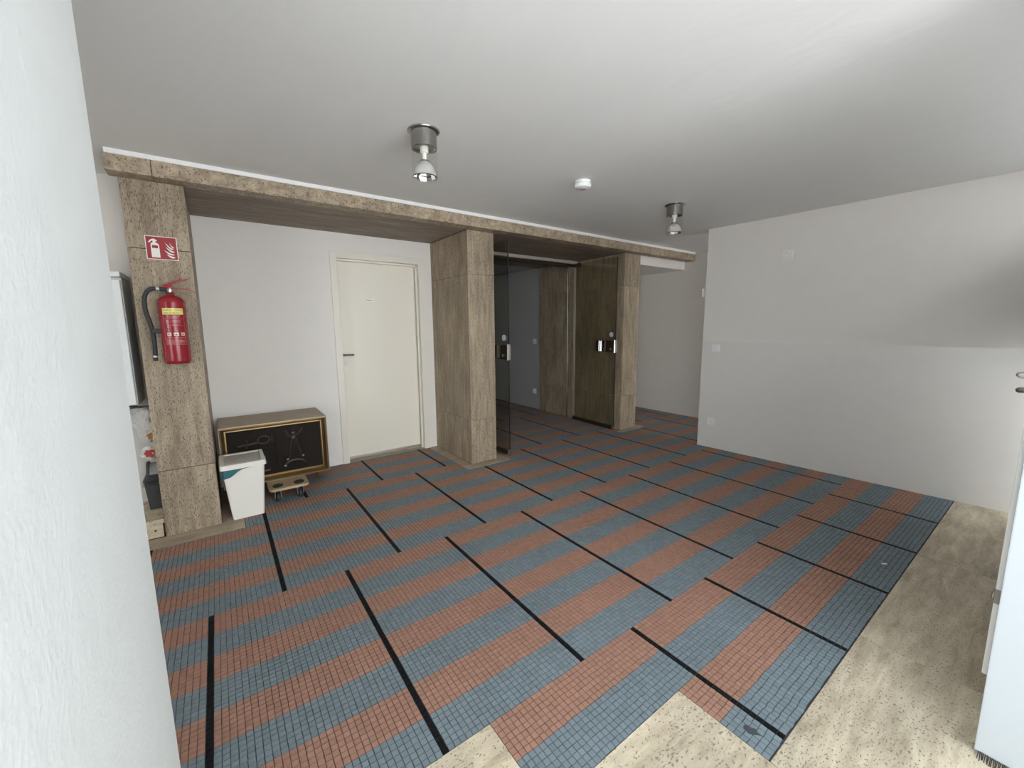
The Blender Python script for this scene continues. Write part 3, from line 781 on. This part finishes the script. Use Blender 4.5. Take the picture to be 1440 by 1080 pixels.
dy = thing('furniture_dolly', 'small plywood furniture dolly on castors under the vintage cabinet', 'dolly', (0, 0, 0))
DX0, DX1, DYA, DYB, DT = -1.75, -1.215, 0.362, 0.640, 0.126
bm = bmesh.new()
def rrect(x0, x1, y0, y1, r, n=5):
    out = []
    for cx_, cy_, a0 in ((x1 - r, y1 - r, 0), (x0 + r, y1 - r, 90), (x0 + r, y0 + r, 180), (x1 - r, y0 + r, 270)):
        for q in range(n + 1):
            a = math.radians(a0 + 90 * q / n); out.append((cx_ + r * math.cos(a), cy_ + r * math.sin(a)))
    return out
prism(bm, rrect(DX0, DX1, DYA, DYB, 0.035), lambda a, b, d: (a, b, d), DT - 0.020, DT)
obj('board', bm, 'ply', dy)
for y in (DYA + 0.065, DYB - 0.065):
    bm = bmesh.new(); prism(bm, [(DX1 - 0.075 + 0.045 * math.cos(a), y + 0.038 * math.sin(a)) for a in [2 * math.pi * q / 20 for q in range(20)]], lambda a, b, d: (a, b, d), DT - 0.001, DT + 0.0016)
    obj('grip_pad', bm, 'blackp', dy)
for x in (DX1 - 0.07, DX0 + 0.07):
    for y in (DYA + 0.06, DYB - 0.06):
        bm = bmesh.new()
        box(bm, x - 0.028, x + 0.028, y - 0.026, y + 0.026, DT - 0.024, DT - 0.0205)
        box(bm, x - 0.018, x + 0.02, y - 0.022, y - 0.0195, 0.032, DT - 0.024); box(bm, x - 0.018, x + 0.02, y + 0.0195, y + 0.022, 0.032, DT - 0.024)
        c = obj('castor', bm, 'galv', dy)
        obj('wheel', lathe(bmesh.new(), [(0.030, -0.013), (0.036, -0.010), (0.036, 0.010), (0.030, 0.013)], (x, y, 0.0365), 24, 'y'), 'rubber', c)

# ------------------------------------------------------------------ CREAM WASTE BIN
wb = thing('waste_bin', 'cream plastic waste bin with flat lid and teal liner beside the pillar', 'bin', (0, 0, 0))
def taper_box(bm, b0, b1, z0, z1, r0, r1, n=4):
    lo = [bm.verts.new((a, b, z0)) for a, b in rrect(*b0, r0, n)]
    hi = [bm.verts.new((a, b, z1)) for a, b in rrect(*b1, r1, n)]
    k = len(lo)
    for i in range(k): bm.faces.new((lo[i], lo[(i + 1) % k], hi[(i + 1) % k], hi[i]))
    bm.faces.new(lo[::-1]); bm.faces.new(hi); return bm
obj('body', taper_box(bmesh.new(), (-1.365, -1.108, 0.120, 0.313), (-1.402, -1.094, 0.084, 0.340), 0.0015, 0.384, 0.012, 0.016), 'bin', wb)
lidb = taper_box(bmesh.new(), (-1.413, -1.082, 0.073, 0.351), (-1.413, -1.082, 0.073, 0.351), 0.378, 0.402, 0.014, 0.014)
lid = obj('lid', lidb, 'bin', wb)
rim = bmesh.new()
prof_o, prof_i = rrect(-1.411, -1.084, 0.075, 0.349, 0.013, 4), rrect(-1.385, -1.112, 0.100, 0.324, 0.008, 4)
zs = [(prof_o, 0.402), (prof_o, 0.411), (prof_i, 0.411), (prof_i, 0.403)]
rr_ = [[rim.verts.new((a, b, z)) for a, b in pr_] for pr_, z in zs]
for A_, B_ in zip(rr_, rr_[1:]):
    for i in range(len(A_)): rim.faces.new((A_[i], A_[(i + 1) % len(A_)], B_[(i + 1) % len(A_)], B_[i]))
obj('lid_rim', rim, 'bin', lid)
obj('lid_panel', prism(bmesh.new(), rrect(-1.384, -1.113, 0.101, 0.323, 0.008, 4), lambda a, b, d: (a, b, d), 0.4015, 0.4045), 'bin_d', lid)
def skirt(pts, drops, out=0.004, th=0.0012):
    bm = bmesh.new(); top = []; bot = []
    for (x, y, nx, ny), d in zip(pts, drops):
        top.append(bm.verts.new((x + nx * out, y + ny * out, 0.383)))
        w = out + 0.004 + random.uniform(0, .004)
        bot.append(bm.verts.new((x + nx * w, y + ny * w, 0.383 - d)))
    for i in range(len(top) - 1): bm.faces.new((top[i], top[i + 1], bot[i + 1], bot[i]))
    r = bmesh.ops.solidify(bm, geom=bm.faces[:], thickness=th)
    return bm
lp = [(-1.20, 0.092, 0, -1), (-1.15, 0.090, 0, -1), (-1.105, 0.088, 0.3, -0.9), (-1.090, 0.096, 0.9, -0.2), (-1.091, 0.112, 1, 0), (-1.092, 0.134, 1, 0), (-1.092, 0.152, 1, 0), (-1.093, 0.175, 1, 0), (-1.093, 0.205, 1, 0), (-1.094, 0.25, 1, 0), (-1.094, 0.30, 1, 0), (-1.095, 0.332, 1, 0)]
obj('liner_edge', skirt(lp, [0.02, 0.045, 0.060, 0.066, 0.063, 0.058, 0.044, 0.026, 0.012, 0.006, 0.005, 0.004]), 'teal', wb)
lp = [(-1.13, 0.338, 0, 1), (-1.16, 0.338, 0, 1), (-1.20, 0.338, 0, 1), (-1.25, 0.338, 0, 1), (-1.30, 0.338, 0, 1)]
obj('liner_edge', skirt(lp, [0.004, 0.022, 0.030, 0.022, 0.006], 0.018), 'teal', wb)

# ------------------------------------------------------------------ NICHE: appliance, bags, grey bin
fr = thing('refrigerator', 'white enamel fridge raised behind the slender pillar', 'refrigerator', (0, 0, 0))
FX, FY = -1.165, -0.305
obj('body', B(-1.528, FX - 0.045, -0.86, FY, 0.872, 1.668, 0.006, 2), 'fridge_s', fr)
obj('door', B(FX - 0.040, FX, -0.86, FY - 0.002, 0.880, 1.652, 0.010, 3), 'fridge', fr)
obj('door_seal', B(FX - 0.046, FX - 0.039, -0.85, FY - 0.008, 0.885, 1.65), 'blackp', fr)
obj('worktop', B(-1.528, FX + 0.006, -0.865, FY + 0.003, 1.668, 1.702, 0.008, 3), 'fridge', fr)
obj('plinth', B(-1.51, FX - 0.05, -0.84, FY - 0.01, 0.862, 0.872), 'blackp', fr)

ft = thing('appliance_stand', 'low grey shelf frame carrying the white fridge in the niche', 'stand', (0, 0, 0))
obj('shelf', B(-1.528, -1.22, -0.88, -0.42, 0.835, 0.8615, 0.002), 'grey_l', ft)
for y in (-0.87, -0.44):
    for x in (-1.515, -1.24):
        obj('leg', B(x - 0.01, x + 0.01, y - 0.01, y + 0.01, 0.1285, 0.835), 'grey_l', ft)

def crumpled(cx_, cy_, z0, z1, rx_, ry_, seed, nz_=22, na=30, taper=None):
    rr = random.Random(seed); bm = bmesh.new(); rings = []
    ph = [(rr.uniform(0, 6.28), rr.randint(2, 7), rr.uniform(2, 9), rr.uniform(.03, .10)) for _ in range(9)]
    for i in range(nz_ + 1):
        t = i / nz_; z = z0 + (z1 - z0) * t
        s = (taper(t) if taper else math.sin(math.pi * min(1, max(0, t * 0.96 + 0.02))) ** 0.55)
        ring = []
        for k in range(na):
            a = 2 * math.pi * k / na
            q = 1 + sum(w * math.sin(n * a + p_ + f * t * 3) for p_, n, f, w in ph) + rr.uniform(-.05, .05)
            ring.append(bm.verts.new((cx_ + rx_ * s * q * math.cos(a), cy_ + ry_ * s * q * math.sin(a), z + rr.uniform(-.006, .006))))
        rings.append(ring)
    for A_, B_ in zip(rings, rings[1:]):
        for k in range(na): bm.faces.new((A_[k], A_[(k + 1) % na], B_[(k + 1) % na], B_[k]))
    bm.faces.new(rings[0][::-1]); bm.faces.new(rings[-1]); return bm
bag = thing('plastic_bag', 'crumpled white plastic bag hanging under the fridge in the niche', 'bag', (0, 0, 0))
obj('film', crumpled(-1.40, -0.300, 0.585, 0.832, 0.055, 0.075, 3, taper=lambda t: 0.28 + 0.95 * t ** 0.7 if t < 0.85 else 1.0), 'bagw', bag)
obj('orange_print', prism(bmesh.new(), blob(-0.286, 0.632, 0.020, 12, 1.0, 1.0, 5), lambda a, b, d: (d, a, b), -1.352, -1.346), 'bago', bag)
bag2 = thing('plastic_bag', 'small white bag with a red print low behind the slender pillar', 'bag', (0, 0, 0))
obj('film', crumpled(-1.33, -0.290, 0.478, 0.572, 0.035, 0.05, 8), 'bagw', bag2)
obj('red_print', prism(bmesh.new(), blob(-0.292, 0.530, 0.032, 14, 1.0, 1.0, 6), lambda a, b, d: (d, a, b), -1.296, -1.288), 'bagr', bag2)

gb2 = thing('waste_bin', 'dark grey swing-lid waste bin on the niche platform', 'bin', (0, 0, 0))
obj('body', taper_box(bmesh.new(), (-1.48, -1.32, -0.335, -0.185), (-1.495, -1.305, -0.348, -0.172), 0.1285, 0.330, 0.012, 0.014), 'grey_d', gb2)
obj('liner_edge', taper_box(bmesh.new(), (-1.502, -1.298, -0.356, -0.165), (-1.498, -1.302, -0.352, -0.169), 0.300, 0.340, 0.014, 0.014), 'clearbag', gb2)
obj('lid_frame', taper_box(bmesh.new(), (-1.499, -1.301, -0.352, -0.168), (-1.47, -1.345, -0.335, -0.185), 0.332, 0.372, 0.014, 0.012), 'grey_d', gb2)
fl = bmesh.new(); prism(fl, [(-1.475, 0.372), (-1.325, 0.350), (-1.355, 0.385), (-1.40, 0.425), (-1.44, 0.430), (-1.472, 0.410)], lambda a, b, d: (a, d, b), -0.318, -0.19)
flap = obj('swing_flap', fl, 'grey_l', gb2)
fl = bmesh.new(); prism(fl, [(-1.49, 0.35), (-1.315, 0.345), (-1.375, 0.43), (-1.41, 0.442), (-1.45, 0.440), (-1.48, 0.42)], lambda a, b, d: (a, d, b), -0.332, -0.319)
obj('lid_cheek', fl, 'grey_d', gb2)

# ------------------------------------------------------------------ CEILING LAMPS, SMOKE DETECTOR
def ceiling_lamp(label, x, y):
    t = thing('ceiling_lamp', label, 'lamp', (x, y, CZ), group='brushed steel ceiling lamps')
    obj('flange', lathe(bmesh.new(), [(0.081, -0.001), (0.082, -0.003), (0.070, -0.010), (0.066, -0.011)], n=40), 'steel', t, True)
    obj('housing', lathe(bmesh.new(), [(0.0655, -0.008), (0.0655, -0.088), (0.061, -0.091), (0.059, -0.085), (0.050, -0.080), (0.0, -0.080)], n=40, cap=False), 'steel', t)
    s = obj('socket', lathe(bmesh.new(), [(0.021, -0.079), (0.021, -0.103), (0.016, -0.108), (0.0, -0.108)], n=20, cap=False), 'ceramic', t)
    obj('bulb', lathe(bmesh.new(), [(0.011, -0.107), (0.0105, -0.150), (0.007, -0.158), (0.0, -0.160)], n=16, cap=False), 'ceramic', t, True)
    g = obj('glass_cylinder', lathe(bmesh.new(), [(0.0645, -0.086), (0.0645, -0.224)], n=40, cap=False), 'glass_c', t, True)
    dome = [(0.022, -0.148), (0.034, -0.158), (0.047, -0.176), (0.056, -0.197), (0.0615, -0.224)]
    obj('reflector_glass', lathe(bmesh.new(), dome, n=40, cap=False), 'frost', t, True)
    inner = [(0.018, -0.162), (0.030, -0.166), (0.043, -0.181), (0.052, -0.200), (0.0585, -0.2235)]
    obj('reflector', lathe(bmesh.new(), inner, n=12, cap=False), 'reflector', t)
    obj('reflector_cap', lathe(bmesh.new(), [(0.0, -0.1455), (0.024, -0.1455), (0.032, -0.155), (0.030, -0.158)], n=32, cap=False), 'steel_d', t)
    obj('rim', lathe(bmesh.new(), [(0.0625, -0.2235), (0.0635, -0.227), (0.0605, -0.2285), (0.0595, -0.2245)], n=40, cap=False), 'steel_d', t)
    return t
ceiling_lamp('nearer brushed steel ceiling lamp, above the white door', 0.185, 1.095)
ceiling_lamp('farther brushed steel ceiling lamp, beside the right wall corner', 0.165, 3.36)
sd = thing('smoke_detector', 'round white smoke detector on the ceiling between the lamps', 'smoke detector', (0.125, 2.31, CZ))
obj('base', lathe(bmesh.new(), [(0.054, 0), (0.054, -0.012), (0.050, -0.013), (0.050, -0.017)], n=36), 'white', sd)
obj('cover', lathe(bmesh.new(), [(0.056, -0.017), (0.058, -0.020), (0.058, -0.040), (0.053, -0.046), (0.030, -0.049), (0.0, -0.050)], n=36), 'white', sd, True)
obj('sensor_grille', lathe(bmesh.new(), [(0.022, -0.049), (0.020, -0.053), (0.0, -0.054)], n=24), 'grey_l', sd)

# ------------------------------------------------------------------ WALL FITTINGS
def on_right_wall(x):
    return (x, wall_y(x), 0)
def socket(label, x, y, z, rot, group='white wall sockets'):
    t = thing('wall_socket', label, 'socket', (x, y, z), rot, group=group)   # local -y faces the room
    obj('cover_frame', B(-0.0405, 0.0405, -0.009, 0.0, -0.0405, 0.0405, 0.003, 2), 'white', t)
    bm = bmesh.new(); lathe(bm, [(0.0295, -0.0088), (0.0295, -0.016), (0.0215, -0.016), (0.0205, -0.0092), (0.0, -0.0092)], n=32, axis='y', cap=False)
    obj('insert', bm, 'white', t)
    bm = bmesh.new()
    for s in (-1, 1): lathe(bm, [(0.0026, -0.0092), (0.0026, -0.0096), (0, -0.0096)], (0.0095 * s, 0, 0), 10, 'y', cap=False)
    obj('contact_holes', bm, 'ink', t)
    obj('earth_clip', B(-0.002, 0.002, -0.0155, -0.0092, 0.017, 0.0205), 'steel', t)
    obj('earth_clip', B(-0.002, 0.002, -0.0155, -0.0092, -0.0205, -0.017), 'steel', t)
    return t
def switch(label, x, y, z, rot):
    t = thing('light_switch', label, 'switch', (x, y, z), rot)
    obj('cover_frame', B(-0.0405, 0.0405, -0.008, 0.0, -0.0405, 0.0405, 0.003, 2), 'white', t)
    bm = bmesh.new(); prism(bm, [(-0.008, -0.027), (-0.015, 0.027), (-0.0075, 0.027), (-0.0075, -0.027)], lambda a, b, d: (d, a, b), -0.027, 0.027)
    obj('rocker', bm, 'white', t)
    return t
socket('white wall socket mounted high on the right wall', *on_right_wall(0.604)[:2], 1.991, ang)
socket('white wall socket low on the right wall near its corner', *on_right_wall(-0.003)[:2], 0.299, ang)
switch('white light switch at waist height on the right wall', *on_right_wall(0.003)[:2], 1.10, ang)
socket('white wall socket low in the dark corridor behind the glass doors', -2.90, 4.33, 0.29, 0)
switch('white light switch in the dark corridor behind the glass doors', -2.90, 4.33, 1.107, 0)
eb = thing('wall_box', 'flat white oblong box high on the hall wall', 'wall box', (-1.065, 5.75, 1.795))
obj('body', B(-0.165, 0.150, -0.028, 0, -0.053, 0.053, 0.003), 'wall', eb)
obj('end_cap', B(0.150, 0.178, -0.034, 0, -0.056, 0.056, 0.003), 'wall', eb)
br = thing('hinge_bracket', 'small black bracket high on the far pillar edge', 'bracket', (-1.16, 4.5995, 2.13))
obj('plate', B(-0.03, 0.03, 0.0, 0.012, -0.045, 0.045, 0.002), 'blackp', br)
obj('arm', B(-0.02, 0.02, 0.012, 0.055, -0.035, 0.035, 0.003), 'blackp', br)
